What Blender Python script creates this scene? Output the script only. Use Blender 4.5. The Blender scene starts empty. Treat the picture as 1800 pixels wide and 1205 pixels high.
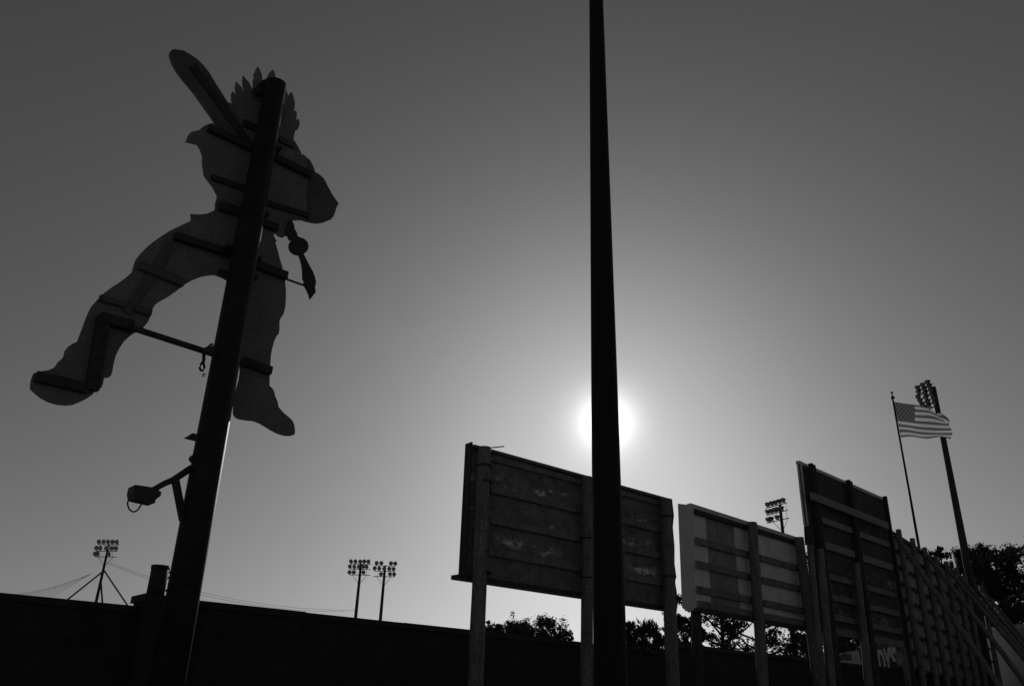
import bpy, bmesh, math, random
from mathutils import Vector, Matrix
from mathutils.geometry import tessellate_polygon
R = math.radians
scene = bpy.context.scene
COL = scene.collection

# ------------------------------------------------------------------ camera
F, TH, RO, CAM = 1453.0, R(24.1), R(1.77), Vector((0, 0, 1.6))
_r0, _u0, FW = Vector((1, 0, 0)), Vector((0, -math.sin(TH), math.cos(TH))), Vector((0, math.cos(TH), math.sin(TH)))
RT = _r0 * math.cos(RO) + _u0 * math.sin(RO)
UP = _u0 * math.cos(RO) - _r0 * math.sin(RO)
cd = bpy.data.cameras.new('camera'); cam = bpy.data.objects.new('camera', cd); COL.objects.link(cam)
cd.sensor_width = 36.0; cd.lens = 36.0 * F / 1800.0; cd.clip_start = 0.1; cd.clip_end = 6000
cam.matrix_world = Matrix(((RT.x, UP.x, -FW.x, CAM.x), (RT.y, UP.y, -FW.y, CAM.y), (RT.z, UP.z, -FW.z, CAM.z), (0, 0, 0, 1)))
scene.camera = cam

# ------------------------------------------------------------------ sky and sun
SUN_EL, SUN_AZ = R(18.7), R(7.0)          # azimuth clockwise from +Y
w = bpy.data.worlds.new('World'); scene.world = w; w.use_nodes = True
nt = w.node_tree; nt.nodes.clear()
sky = nt.nodes.new('ShaderNodeTexSky'); sky.sky_type = 'NISHITA'; sky.sun_disc = False
sky.sun_elevation = SUN_EL; sky.sun_rotation = SUN_AZ
sky.air_density = 1.15; sky.dust_density = 1.0; sky.ozone_density = 1.0; sky.altitude = 100
bw = nt.nodes.new('ShaderNodeRGBToBW'); bg = nt.nodes.new('ShaderNodeBackground'); wo = nt.nodes.new('ShaderNodeOutputWorld')
bg.inputs['Strength'].default_value = 0.06
sd = Vector((math.sin(SUN_AZ) * math.cos(SUN_EL), math.cos(SUN_AZ) * math.cos(SUN_EL), math.sin(SUN_EL)))
# hazy sky: the narrow bright aureole right round the sun, falling off as exp(-angle / 0.92 deg), which the sky model leaves out
tcw = nt.nodes.new('ShaderNodeTexCoord'); dt = nt.nodes.new('ShaderNodeVectorMath'); dt.operation = 'DOT_PRODUCT'; dt.inputs[1].default_value = sd
nt.links.new(tcw.outputs['Generated'], dt.inputs[0])
def wmath(op, a, b):
    n = nt.nodes.new('ShaderNodeMath'); n.operation = op
    for i, x in enumerate((a, b)):
        if isinstance(x, (int, float)): n.inputs[i].default_value = x
        else: nt.links.new(x, n.inputs[i])
    return n.outputs[0]
ang = wmath('SQRT', wmath('MAXIMUM', wmath('MULTIPLY', wmath('SUBTRACT', 1.0, dt.outputs['Value']), 2.0), 0.0), 0.0)
aur = wmath('MULTIPLY', wmath('POWER', math.e, wmath('MULTIPLY', ang, -1.0 / R(.92))), 125.0)
nt.links.new(sky.outputs[0], bw.inputs[0]); nt.links.new(wmath('ADD', bw.outputs[0], aur), bg.inputs[0]); nt.links.new(bg.outputs[0], wo.inputs[0])
sl = bpy.data.lights.new('sun', 'SUN'); sl.energy = 4.0; sl.angle = R(0.5); sl.color = (1, 1, 1)
so = bpy.data.objects.new('sun', sl); COL.objects.link(so)
so.rotation_euler = sd.to_track_quat('Z', 'Y').to_euler(); so.location = sd * 200
vs = scene.view_settings; vs.view_transform = 'Standard'; vs.look = 'None'; vs.exposure = -1.3; vs.gamma = 1.0; vs.use_curve_mapping = False

# ------------------------------------------------------------------ helpers
def ray(x, y): return RT * ((x - 900) / F) - UP * ((y - 602.5) / F) + FW
def at(x, y, D):
    d = ray(x, y); return CAM + d * (D / math.hypot(d.x, d.y))
def atz(x, y, z):
    d = ray(x, y); return CAM + d * ((z - CAM.z) / d.z)
class Plane:
    """vertical plane through p running along compass heading h; d is the distance in front of it (towards us)"""
    def __init__(s, p, h):
        s.h = h; s.o = Vector((p.x, p.y, 0)); a = R(h)
        s.u = Vector((math.sin(a), math.cos(a), 0)); s.n = Vector((math.cos(a), -math.sin(a), 0))
    def hit(s, x, y):
        d = ray(x, y); return CAM + d * (((s.o - CAM).dot(s.n)) / d.dot(s.n))
    def sz(s, x, y):
        q = s.hit(x, y); return ((q - s.o).dot(s.u), q.z)
    def pt(s, a, z, d=0.0): return s.o + s.u * a + s.n * d + Vector((0, 0, z))
    def shift(s, d): return Plane(s.o + s.n * d, s.h)

def pick(*opts): return opts
def new(): return bmesh.new()
def hexa(bm, P):
    v = [bm.verts.new(p) for p in P]
    for f in ((0, 3, 2, 1), (4, 5, 6, 7), (0, 1, 5, 4), (1, 2, 6, 5), (2, 3, 7, 6), (3, 0, 4, 7)): bm.faces.new([v[i] for i in f])
def pbox(bm, pl, s0, s1, z0, z1, d0, d1):
    hexa(bm, [pl.pt(s0, z0, d0), pl.pt(s1, z0, d0), pl.pt(s1, z0, d1), pl.pt(s0, z0, d1), pl.pt(s0, z1, d0), pl.pt(s1, z1, d0), pl.pt(s1, z1, d1), pl.pt(s0, z1, d1)])
def box(bm, x0, x1, y0, y1, z0, z1):
    hexa(bm, [Vector(p) for p in ((x0, y0, z0), (x1, y0, z0), (x1, y1, z0), (x0, y1, z0), (x0, y0, z1), (x1, y0, z1), (x1, y1, z1), (x0, y1, z1))])
def bar(bm, a, b, wid, t0, t1, n):
    """flat bar from a to b, wid across in the plane with normal n, from t0 to t1 along n"""
    d = (b - a).normalized(); c = n.cross(d).normalized() * (wid / 2)
    hexa(bm, [a - c + n * t0, b - c + n * t0, b + c + n * t0, a + c + n * t0, a - c + n * t1, b - c + n * t1, b + c + n * t1, a + c + n * t1])
def tube(bm, pts, rad, seg=12, cap=True):
    """round tube along points; rad a number or one per point"""
    pts = [Vector(p) for p in pts]; n = len(pts)
    rr = rad if isinstance(rad, (list, tuple)) else [rad] * n
    rings = []; ref = None
    for i, p in enumerate(pts):
        d = (pts[min(i + 1, n - 1)] - pts[max(i - 1, 0)]).normalized()
        if ref is None: ref = Vector((0, 0, 1)) if abs(d.z) < .9 else Vector((1, 0, 0))
        a = d.cross(ref).normalized(); b = d.cross(a).normalized(); ref = b.cross(d) if False else ref
        rings.append([bm.verts.new(p + (a * math.cos(2 * math.pi * k / seg) + b * math.sin(2 * math.pi * k / seg)) * rr[i]) for k in range(seg)])
    for i in range(n - 1):
        for k in range(seg):
            bm.faces.new((rings[i][k], rings[i][(k + 1) % seg], rings[i + 1][(k + 1) % seg], rings[i + 1][k])).smooth = True
    if cap:
        bm.faces.new(rings[0][::-1]); bm.faces.new(rings[-1])
def prism(bm, pts, off):
    """closed polygon (may be concave) given thickness off"""
    a = [bm.verts.new(p) for p in pts]; b = [bm.verts.new(p + off) for p in pts]
    for t3 in tessellate_polygon([pts]):
        bm.faces.new([a[i] for i in t3]); bm.faces.new([b[i] for i in t3][::-1])
    for i in range(len(a)):
        j = (i + 1) % len(a); bm.faces.new((a[j], a[i], b[i], b[j]))
def wl(o):
    v = Vector((0, 0, 0))
    while o: v += o.location; o = o.parent
    return v
def obj(name, bm, mat, parent=None, kind=None):
    """bm in world space -> one mesh object (under its parent)"""
    bmesh.ops.triangulate(bm, faces=[f for f in bm.faces if len(f.verts) > 4])
    bmesh.ops.recalc_face_normals(bm, faces=bm.faces[:])
    if parent: bmesh.ops.translate(bm, vec=-wl(parent), verts=bm.verts[:])
    me = bpy.data.meshes.new(name); bm.to_mesh(me); bm.free(); me.materials.append(mat)
    o = bpy.data.objects.new(name, me); COL.objects.link(o)
    if parent: o.parent = parent
    if kind: o['kind'] = kind
    return o
def tag(o, label, cat, group=None):
    o['label'] = label; o['category'] = cat
    if group: o['group'] = group
    return o
def thing(name, label, cat, loc, group=None):
    o = bpy.data.objects.new(name, None); COL.objects.link(o); o.location = loc; o.empty_display_size = .3
    return tag(o, label, cat, group)
def inst(src_mesh, name, parent, loc, rot):
    o = bpy.data.objects.new(name, src_mesh); COL.objects.link(o); o.parent = parent
    o.location = Vector(loc) - wl(parent); o.rotation_euler = rot
    return o

def material(name, v, rough=.8, scale=6.0, amt=.35, bump=.0, spec=.3, metal=0.0, stretch=(1, 1, 1), fine=0.0):
    """grey procedural material: value v, blotches of size 1/scale, optional fine speckle and bump"""
    m = bpy.data.materials.new(name); m.use_nodes = True; t = m.node_tree; p = t.nodes['Principled BSDF']
    p.inputs['Roughness'].default_value = rough; p.inputs['Metallic'].default_value = metal
    p.inputs['Specular IOR Level'].default_value = spec
    tc = t.nodes.new('ShaderNodeTexCoord'); mp = t.nodes.new('ShaderNodeMapping'); mp.inputs['Scale'].default_value = stretch
    t.links.new(tc.outputs['Object'], mp.inputs[0])
    n1 = t.nodes.new('ShaderNodeTexNoise'); n1.inputs['Scale'].default_value = scale; n1.inputs['Detail'].default_value = 8; n1.inputs['Roughness'].default_value = .65
    t.links.new(mp.outputs[0], n1.inputs['Vector'])
    cr = t.nodes.new('ShaderNodeMapRange'); cr.inputs['From Min'].default_value = .25; cr.inputs['From Max'].default_value = .75
    cr.inputs['To Min'].default_value = v * (1 - amt); cr.inputs['To Max'].default_value = v * (1 + amt)
    t.links.new(n1.outputs['Fac'], cr.inputs['Value']); out = cr.outputs[0]
    if fine:
        n2 = t.nodes.new('ShaderNodeTexNoise'); n2.inputs['Scale'].default_value = scale * 12; n2.inputs['Detail'].default_value = 3
        t.links.new(tc.outputs['Object'], n2.inputs['Vector'])
        c2 = t.nodes.new('ShaderNodeMapRange'); c2.inputs['From Min'].default_value = .3; c2.inputs['From Max'].default_value = .7
        c2.inputs['To Min'].default_value = 1 - fine; c2.inputs['To Max'].default_value = 1 + fine
        t.links.new(n2.outputs['Fac'], c2.inputs['Value'])
        mu = t.nodes.new('ShaderNodeMath'); mu.operation = 'MULTIPLY'; t.links.new(out, mu.inputs[0]); t.links.new(c2.outputs[0], mu.inputs[1]); out = mu.outputs[0]
    cc = t.nodes.new('ShaderNodeCombineColor')
    for i in range(3): t.links.new(out, cc.inputs[i])
    t.links.new(cc.outputs[0], p.inputs['Base Color'])
    if bump:
        b = t.nodes.new('ShaderNodeBump'); b.inputs['Strength'].default_value = bump; b.inputs['Distance'].default_value = .02
        t.links.new(n1.outputs['Fac'], b.inputs['Height']); t.links.new(b.outputs[0], p.inputs['Normal'])
    m['out'] = v
    return m
M = {}
M['ground'] = material('dry_gravel_and_grass', .26, .95, 2, .4)
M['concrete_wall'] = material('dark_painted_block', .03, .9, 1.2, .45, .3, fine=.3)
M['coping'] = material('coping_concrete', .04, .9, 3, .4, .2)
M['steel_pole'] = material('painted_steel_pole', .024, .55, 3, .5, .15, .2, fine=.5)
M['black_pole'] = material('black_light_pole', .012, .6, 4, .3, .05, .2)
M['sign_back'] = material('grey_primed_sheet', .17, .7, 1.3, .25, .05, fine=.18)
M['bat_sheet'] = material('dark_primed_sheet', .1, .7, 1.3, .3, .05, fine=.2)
M['fence_panel'] = material('fence_sheet', .36, .85, 2, .3, .1, fine=.2)
M['bracket'] = material('dark_angle_steel', .045, .7, 5, .4, .1)
M['pole_wood'] = material('weathered_timber_pole', .17, .85, 2.5, .45, .4, stretch=(3, 3, .5), fine=.5)
M['ply_dark'] = material('weathered_dark_plywood', .09, .85, 2.2, .4, .15, fine=.3)
M['ply_light'] = material('pale_plywood', .7, .85, 2.0, .25, .1, fine=.2)
M['ply_mid'] = material('grey_plywood', .26, .85, 2.0, .35, .1, fine=.4)
M['stringer'] = material('angle_stringer', .18, .8, 4, .5, .2, fine=.5)
M['rail_wood'] = material('pale_timber_rail', .24, .85, 4, .3, .2, stretch=(1, 1, 6), fine=.3)
M['cheek'] = material('painted_side_panel', .6, .7, 1.5, .15, .05)
M['lamp'] = material('lamp_housing', .05, .6, 5, .2)
M['far_pole'] = material('far_timber_pole', .05, .8, 2, .3)
M['white_wall'] = material('white_painted_building', .8, .8, .8, .12, .1)
M['white_board'] = material('white_board', .85, .7, 2, .1)
M['banner_pale'] = material('pale_banner', .35, .7, 1, .15)
M['banner_dark'] = material('dark_banner', .05, .7, 1, .2)
M['letter'] = material('pale_lettering', .5, .7, 2, .1)
M['bark'] = material('bark', .06, .95, 5, .4, .5, stretch=(4, 4, 1))
M['cable'] = material('black_cable', .03, .8, 3, .2)
M['clear_glass'] = material('lamp_glass', .25, .2, 2, .1, spec=.6)

def crop(ox, oy, sc): return lambda pts: [(ox + x / sc, oy + y / sc) for x, y in pts]
C1, C2, C3, C4 = crop(280, 70, 3.6528), crop(200, 350, 3.4425), crop(30, 480, 4.82), crop(200, 570, 3.444)

# ------------------------------------------------------------------ ground
g = new(); nseg = 48; v0 = g.verts.new((0, 0, 0)); ring = [g.verts.new((3000 * math.cos(2 * math.pi * k / nseg), 3000 * math.sin(2 * math.pi * k / nseg), 0)) for k in range(nseg)]
for k in range(nseg): g.faces.new((v0, ring[k], ring[(k + 1) % nseg]))
obj('ground', g, M['ground'], kind='structure')

# ------------------------------------------------------------------ outfield wall
WALL = Plane(at(853, 1110, 21.5), 49.5)
def wall_run(name, label, pl, s0, s1, top, cap=True):
    t = thing(name, label, 'wall', pl.pt((s0 + s1) / 2, 0, 0), 'outfield wall sections')
    b = new(); pbox(b, pl, s0, s1, -.3, top - .12, -.25, 0); obj('wall_body', b, M['concrete_wall'], t)
    n = max(1, round((s1 - s0) / 2.4)); L = (s1 - s0) / n
    for i in range(n):
        b = new(); pbox(b, pl, s0 + i * L + .005, s0 + (i + 1) * L - .005, top - .12, top + (.008, -.006, .0, .012, -.01)[i % 5], -.29, .045 + .006 * (i % 3)); obj('coping', b, M['coping'], t)
    return t
s_pil = WALL.sz(228, 1060)[0]
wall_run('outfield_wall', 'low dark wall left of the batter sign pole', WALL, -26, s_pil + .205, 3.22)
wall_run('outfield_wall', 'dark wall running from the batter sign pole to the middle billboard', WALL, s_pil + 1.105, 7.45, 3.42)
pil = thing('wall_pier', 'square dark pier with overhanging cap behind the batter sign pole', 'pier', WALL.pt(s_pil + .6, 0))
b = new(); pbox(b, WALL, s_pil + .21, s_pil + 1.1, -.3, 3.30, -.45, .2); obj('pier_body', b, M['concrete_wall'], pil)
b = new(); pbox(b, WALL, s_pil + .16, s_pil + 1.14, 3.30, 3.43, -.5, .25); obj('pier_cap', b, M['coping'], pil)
# second, slightly higher section bends towards the plank fence
W2a, W2b = atz(1186, 1129.5, 3.7), atz(1560, 1172, 3.7)
h2 = math.degrees(math.atan2(W2b.x - W2a.x, W2b.y - W2a.y)); WALL2 = Plane(W2a, h2); L2 = (W2b - W2a).length
wall_run('outfield_wall', 'dark wall under the two right-hand billboards', WALL2, 0, L2 + .6, 3.7)

# ------------------------------------------------------------------ batter sign and its pole
FIG = Plane(at(296, 1205, 14.5), 48.0)
base = at(300, 1205, 14.5); top = FIG.hit(482, 142)
pb = Vector((base.x, base.y, 0)) + (base - top) * 0
PB, PT = at(293, 1205, 14.5), at(485, 148, 14.5)
k = PB.z / (PT.z - PB.z); P0 = PB - (PT - PB) * k
polet = thing('sign_pole', 'thick dark steel pole carrying the cut-out batter', 'pole', P0)
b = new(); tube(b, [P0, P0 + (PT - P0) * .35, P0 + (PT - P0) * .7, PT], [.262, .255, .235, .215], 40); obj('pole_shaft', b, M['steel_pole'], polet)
b = new(); tube(b, [P0, P0 + Vector((0, 0, .05))], .45, 32); obj('base_plate', b, M['bracket'], polet)
AX = Plane(P0, 48.0)
def onax(x, y, d=0): return AX.shift(d).hit(x, y)
# hooks, step bolts and a drooping strap on the pole
for pts, r_ in ((C4([(600, 120), (585, 122), (575, 135), (545, 150)]), .02), (C4([(545, 175), (545, 215), (538, 235)]), .03), (C4([(555, 300), (540, 302), (536, 312), (548, 312)]), .012),
                (C4([(683, 520), (692, 530), (697, 542), (688, 550)]), .014), (C4([(668, 590), (662, 680), (660, 720), (652, 755)]), .014), (C4([(655, 712), (672, 712)]), .03)):
    b = new(); tube(b, [onax(*p, .05) for p in pts], r_, 8); obj('pole_hook', b, M['bracket'], polet)
b = new(); prism(b, [onax(*p, .05) for p in C4([(423, 690), (470, 660), (505, 668), (500, 708)])], AX.n * .05); obj('step_plate', b, M['bracket'], polet)
b = new(); prism(b, [onax(*p, -.04) for p in C4([(480, 785), (458, 800), (451, 815), (460, 832), (475, 838)])], AX.n * .12); obj('junction_box', b, M['bracket'], polet)
cl = C4([(540, 232), (527, 240), (520, 262), (526, 278), (540, 278), (549, 262), (545, 240), (538, 234)])
b = new(); tube(b, [onax(*p, .05) for p in cl], .022, 8); obj('shackle', b, M['steel_pole'], polet)

PAN = FIG.shift(-.42)                      # sheet-metal figure hangs on the far side of the pole
outline = C1([(66, 100), (68, 80), (80, 66), (98, 62), (118, 68), (132, 67), (160, 76), (200, 98), (245, 130), (285, 170), (320, 215), (340, 250), (370, 298), (400, 345), (430, 392), (442, 405),
    (452, 400), (462, 410), (482, 418), (470, 400), (465, 375), (466, 350), (471, 330), (485, 345), (497, 366), (505, 378), (497, 345), (490, 310), (491, 285), (496, 268), (515, 290), (532, 308), (537, 328), (548, 322), (540, 295), (537, 260), (541, 230), (560, 255), (582, 280), (588, 300), (604, 322), (605, 280), (606, 250), (614, 240), (608, 222), (618, 200), (633, 170), (650, 200), (660, 225), (662, 265), (685, 250), (700, 255), (697, 235), (708, 210), (729, 190), (742, 212), (746, 240),
    (775, 275), (815, 320), (828, 360), (848, 332), (858, 350), (866, 380), (872, 405), (870, 430), (866, 460), (878, 452), (884, 475), (882, 500), (878, 515), (893, 505), (902, 530), (900, 555), (885, 580), (872, 590), (866, 615), (863, 640), (880, 665), (900, 700), (915, 735), (912, 752), (922, 733), (945, 750), (970, 785), (990, 825), (997, 850), (1030, 870), (1055, 895), (1080, 945), (1110, 1000), (1148, 1052), (1135, 1075), (1125, 1110), (1115, 1135), (1095, 1158), (1060, 1172), (1025, 1176), (985, 1172), (945, 1163), (920, 1155), (845, 1155)])
outline += C2([(1062, 130), (1045, 160), (1040, 195), (1050, 222), (1025, 230), (1000, 222), (985, 207), (970, 207), (968, 220), (978, 240), (988, 250), (978, 262), (990, 300), (1005, 360), (1020, 405), (1025, 450), (1035, 452), (1037, 490), (1043, 560), (1040, 640), (1030, 690), (1010, 720), (1003, 740), (1003, 790), (998, 815), (985, 828), (972, 855), (960, 900), (952, 940), (948, 990)])
outline += C4([(945, 290), (943, 370), (960, 385), (972, 405), (978, 435), (992, 465), (998, 498), (1025, 530), (1060, 560), (1082, 580), (1093, 605), (1098, 640), (1095, 665), (1075, 672), (1045, 672), (1000, 660), (960, 640), (920, 615), (885, 595), (850, 582), (800, 577), (760, 570), (738, 558), (728, 540), (728, 465), (719, 460), (728, 435), (745, 390), (760, 340), (768, 290), (768, 230), (760, 190), (750, 150), (755, 120), (770, 75)])
outline += C2([(785, 800), (800, 770), (802, 750), (798, 715), (790, 685), (760, 600), (720, 510), (675, 480), (650, 468), (615, 455), (580, 458), (530, 468), (480, 488), (430, 515), (410, 532), (370, 562), (330, 590), (290, 612), (262, 628)])
outline += C3([(1165, 275), (1145, 310), (1133, 360), (1110, 410), (1064, 468), (1010, 500), (985, 510), (940, 545), (900, 585), (865, 640), (840, 690), (820, 760), (808, 830), (798, 865), (785, 877), (765, 881), (741, 880), (735, 900), (727, 940), (715, 970), (690, 985), (665, 997), (640, 1025), (600, 1055), (550, 1082), (480, 1110), (420, 1116), (340, 1108), (270, 1088), (200, 1050), (150, 1008), (115, 975), (117, 925), (125, 890), (142, 848), (183, 827), (200, 830), (270, 818), (305, 803), (330, 780), (350, 748), (390, 715), (402, 690), (405, 665), (415, 645), (440, 615), (475, 593), (512, 578), (530, 530), (550, 480), (575, 410), (605, 335), (635, 275), (690, 215), (740, 165), (800, 120), (870, 75), (930, 30)])
outline += C2([(104, 447), (115, 435), (120, 412), (135, 365), (165, 325), (210, 280), (270, 235), (300, 215), (350, 185), (420, 152), (472, 128), (468, 88), (510, 93), (560, 88), (600, 72), (617, 60)])
outline += C1([(363, 1050), (375, 1005), (372, 990), (345, 940), (310, 895), (290, 865), (285, 830), (279, 790), (281, 745), (265, 700), (248, 670), (215, 662), (190, 655), (165, 655), (178, 640), (188, 610), (205, 590), (255, 580), (280, 558), (310, 542), (335, 536), (360, 536), (330, 490), (300, 450), (265, 400), (215, 330), (160, 265), (110, 200), (80, 145)])
fig = thing('batter_sign', 'giant cut-out of a batter with feathered headdress swinging a bat, seen from behind', 'sign', PAN.pt(0, 3.4))
b = new(); prism(b, [PAN.hit(*p) for p in outline], -PAN.n * .05); obj('figure_panel', b, M['sign_back'], fig)
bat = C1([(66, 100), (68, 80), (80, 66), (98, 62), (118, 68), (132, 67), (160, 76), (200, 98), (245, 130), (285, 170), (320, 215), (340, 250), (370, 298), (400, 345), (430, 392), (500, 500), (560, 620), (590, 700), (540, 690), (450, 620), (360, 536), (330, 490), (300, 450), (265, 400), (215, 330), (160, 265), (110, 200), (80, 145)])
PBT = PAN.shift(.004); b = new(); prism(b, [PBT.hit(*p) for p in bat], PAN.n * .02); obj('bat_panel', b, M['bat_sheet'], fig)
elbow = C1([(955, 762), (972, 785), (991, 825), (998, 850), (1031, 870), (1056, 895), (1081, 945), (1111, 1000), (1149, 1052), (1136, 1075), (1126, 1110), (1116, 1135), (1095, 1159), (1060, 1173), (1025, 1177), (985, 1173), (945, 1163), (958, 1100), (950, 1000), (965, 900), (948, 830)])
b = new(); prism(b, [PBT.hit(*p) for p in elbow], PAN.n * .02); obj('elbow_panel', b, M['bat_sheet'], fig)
# braid with bead and trailing feather: its own sheet beside the hip
braid = C2([(1070, 120), (1082, 132), (1092, 155), (1094, 178), (1108, 200), (1112, 220), (1125, 230)]) + C2([(1120 + 59 * math.cos(a), 284 + 54 * math.sin(a)) for a in [R(q) for q in range(-80, 61, 14)]]) + \
    C2([(1180, 390), (1207, 440), (1218, 470), (1225, 500), (1218, 532), (1223, 562), (1208, 580), (1190, 605), (1180, 570), (1160, 530), (1150, 515), (1154, 490), (1146, 488), (1143, 420), (1133, 370), (1122, 338)]) + \
    C2([(1120 + 59 * math.cos(a), 284 + 54 * math.sin(a)) for a in [R(q) for q in range(100, 231, 14)]]) + C2([(1068, 250), (1060, 238), (1052, 218), (1042, 195), (1047, 160), (1060, 132)])
PB2 = FIG.shift(-.36); b = new(); prism(b, [PB2.hit(*p) for p in braid], -PB2.n * .04); obj('braid_panel', b, M['bracket'], fig)
def batten(name, c, p, q, wpx, sc, mat='bracket', d1=.13, d0=.004):
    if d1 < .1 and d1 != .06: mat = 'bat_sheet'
    (a,), (e,) = c([p]), c([q]); A, B = PAN.hit(*a), PAN.hit(*e)
    wid = wpx / sc / F * ((A - CAM).dot(FW))
    b = new(); bar(b, A, B, wid, d0, d1, PAN.n); return obj(name, b, M[mat], fig)
for c, sc, p, q, wd, d1 in ((C1, 3.653, (208, 175), (585, 690), 52, .06), (C1, 3.653, (308, 575), (592, 705), 46, .12), (C1, 3.653, (535, 535), (660, 590), 46, .06), (C1, 3.653, (765, 640), (866, 690), 38, .07),
        (C1, 3.653, (720, 758), (965, 880), 44, .13), (C1, 3.653, (330, 885), (570, 965), 38, .06), (C1, 3.653, (680, 1048), (955, 1132), 36, .06), (C1, 3.653, (372, 1072), (545, 1120), 56, .12),
        (C2, 3.4425, (870, 142), (983, 182), 44, .12), (C2, 3.4425, (360, 230), (700, 338), 46, .13), (C2, 3.4425, (830, 395), (1037, 472), 48, .13), (C2, 3.4425, (355, 265), (75, 690), 52, .04),
        (C2, 3.4425, (150, 405), (418, 512), 54, .09), (C3, 4.82, (690, 215), (925, 278), 52, .08), (C3, 4.82, (985, 300), (1130, 345), 55, .08), (C3, 4.82, (722, 380), (618, 1000), 100, .15),
        (C3, 4.82, (690, 390), (965, 462), 84, .165), (C3, 4.82, (150, 882), (590, 985), 88, .12), (C4, 3.444, (768, 225), (943, 288), 50, .12), (C2, 3.4425, (625, 448), (700, 475), 40, .1)):
    batten('batten', c, p, q, wd, sc, d1=d1)
# pipes that tie figure and pole together
def pipe(name, pts, r_, pl, d, mat, par):
    b = new(); P = pl.shift(d); tube(b, [P.hit(*p) for p in pts], r_, 10); return obj(name, b, M[mat], par)
pipe('tie_pipe', C4([(110, 20), (560, 165), (600, 178)]), .055, PAN, .2, 'bracket', fig)
pipe('tie_pipe', C4([(735, 225), (800, 240)]), .05, PAN, .2, 'bracket', fig)
pipe('feather_rod', C2([(1035, 480), (1165, 526)]), .022, PAN, .09, 'bracket', fig)
b = new(); prism(b, [AX.shift(.1).hit(*p) for p in C4([(535, 150), (600, 132), (600, 182), (545, 175)])], AX.n * .08); obj('gusset', b, M['bracket'], fig)
b = new(); prism(b, [AX.shift(-.1).hit(*p) for p in C1([(625, 300), (655, 262), (690, 248), (705, 300), (690, 345), (640, 335)])], -AX.n * .2); obj('head_bracket', b, M['bracket'], fig)
for c, pp in ((C1, (752, 715)), (C2, (905, 110)), (C2, (858, 375)), (C2, (835, 490)), (C1, (668, 1135)), (C2, (700, 310))):
    (q,) = c([pp]); A = PAN.shift(.2).hit(*q); b = new(); bar(b, A - AX.u * .12, A + AX.u * .06 + Vector((0, 0, .05)), .07, -.18, .12, PAN.n); obj('mounting_lug', b, M['bracket'], fig)

# floodlight on its bracket arm
fl = thing('flood_light', 'small floodlight on a bent bracket arm low on the sign pole', 'floodlight', onax(*C4([(430, 900)])[0]))
b = new(); tube(b, [onax(*p) for p in C4([(470, 868), (360, 940), (310, 960), (215, 1012)])], [.06, .055, .05, .045], 10); obj('arm', b, M['bracket'], fl)
b = new(); bar(b, onax(*C4([(372, 940)])[0]), onax(*C4([(420, 1185)])[0]), .1, -.05, .05, AX.n); obj('strut', b, M['bracket'], fl)
b = new(); prism(b, [onax(*p, -.14) for p in C4([(88, 988), (195, 1003), (245, 1030), (240, 1055), (212, 1075), (205, 1097), (85, 1070), (78, 1030)])], AX.n * .3); obj('housing', b, M['lamp'], fl)
b = new(); prism(b, [onax(*p, -.1) for p in C4([(182, 1004), (206, 994), (216, 1020), (190, 1030)])], AX.n * .22); obj('yoke', b, M['bracket'], fl)
b = new(); tube(b, [onax(*p, .05) for p in C4([(84, 1068), (84, 1090), (92, 1115), (110, 1131), (125, 1133), (145, 1122), (160, 1100), (168, 1085)])], .013, 8); obj('cable_loop', b, M['cable'], fl)

# pipe stub standing on the pier
SP = WALL.shift(-.1); q0, q1 = SP.hit(272.5, 1046), SP.hit(278.5, 995)
st = thing('pipe_stub', 'short capped dark pipe standing on the pier beside the sign pole', 'pipe', q0)
up = Vector((0, 0, 1)); L = q1.z - q0.z
b = new(); tube(b, [q0 - up * .02, q0 + up * L], .162, 28); obj('pipe', b, M['bracket'], st)
b = new(); tube(b, [q0 + up * (L - .05), q0 + up * (L + .02)], .172, 28); obj('pipe_cap', b, M['bracket'], st)
for py, pz in ((1004, 1005), (1014, 1015), (1037, 1038)):
    A = SP.hit(293, py); b = new(); tube(b, [A - WALL.u * .02, A + WALL.u * .12, A + WALL.u * .13 - up * .05], .022, 8); obj('bracket', b, M['bracket'], st)

# ------------------------------------------------------------------ billboards
B1 = Plane(at(853, 1019, 20.0), 49.5)
B2 = Plane(at(1221, 1069.5, 26.0), 46.0)
B3 = Plane(at(1462, 1110, 32.3), 46.0)
def timber_post(par, pl, px_top, px_bot, r_, d, ztop_py, mat='pole_wood'):
    P = pl.shift(d); A = P.hit(px_top, ztop_py); Bm = P.hit(*px_bot)
    dirv = (A - Bm) / (A.z - Bm.z); g0 = A - dirv * A.z
    rnd = random.Random(int(px_top)); n = 9
    pts = [g0 + (A - g0) * (i / n) + (Vector((rnd.uniform(-.012, .012), rnd.uniform(-.012, .012), 0)) if 0 < i < n else Vector((0, 0, 0))) for i in range(n + 1)]
    b = new(); tube(b, pts, [r_ * (1.12 - .18 * i / n) for i in range(n + 1)], 16); return obj('post', b, M[mat], par)
def stringer(par, pl, s0, s1, z, h, d0, d1, mat='stringer'):
    b = new(); pbox(b, pl, s0, s1, z, z + h, d0, d1); obj('stringer', b, M[mat], par)

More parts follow.
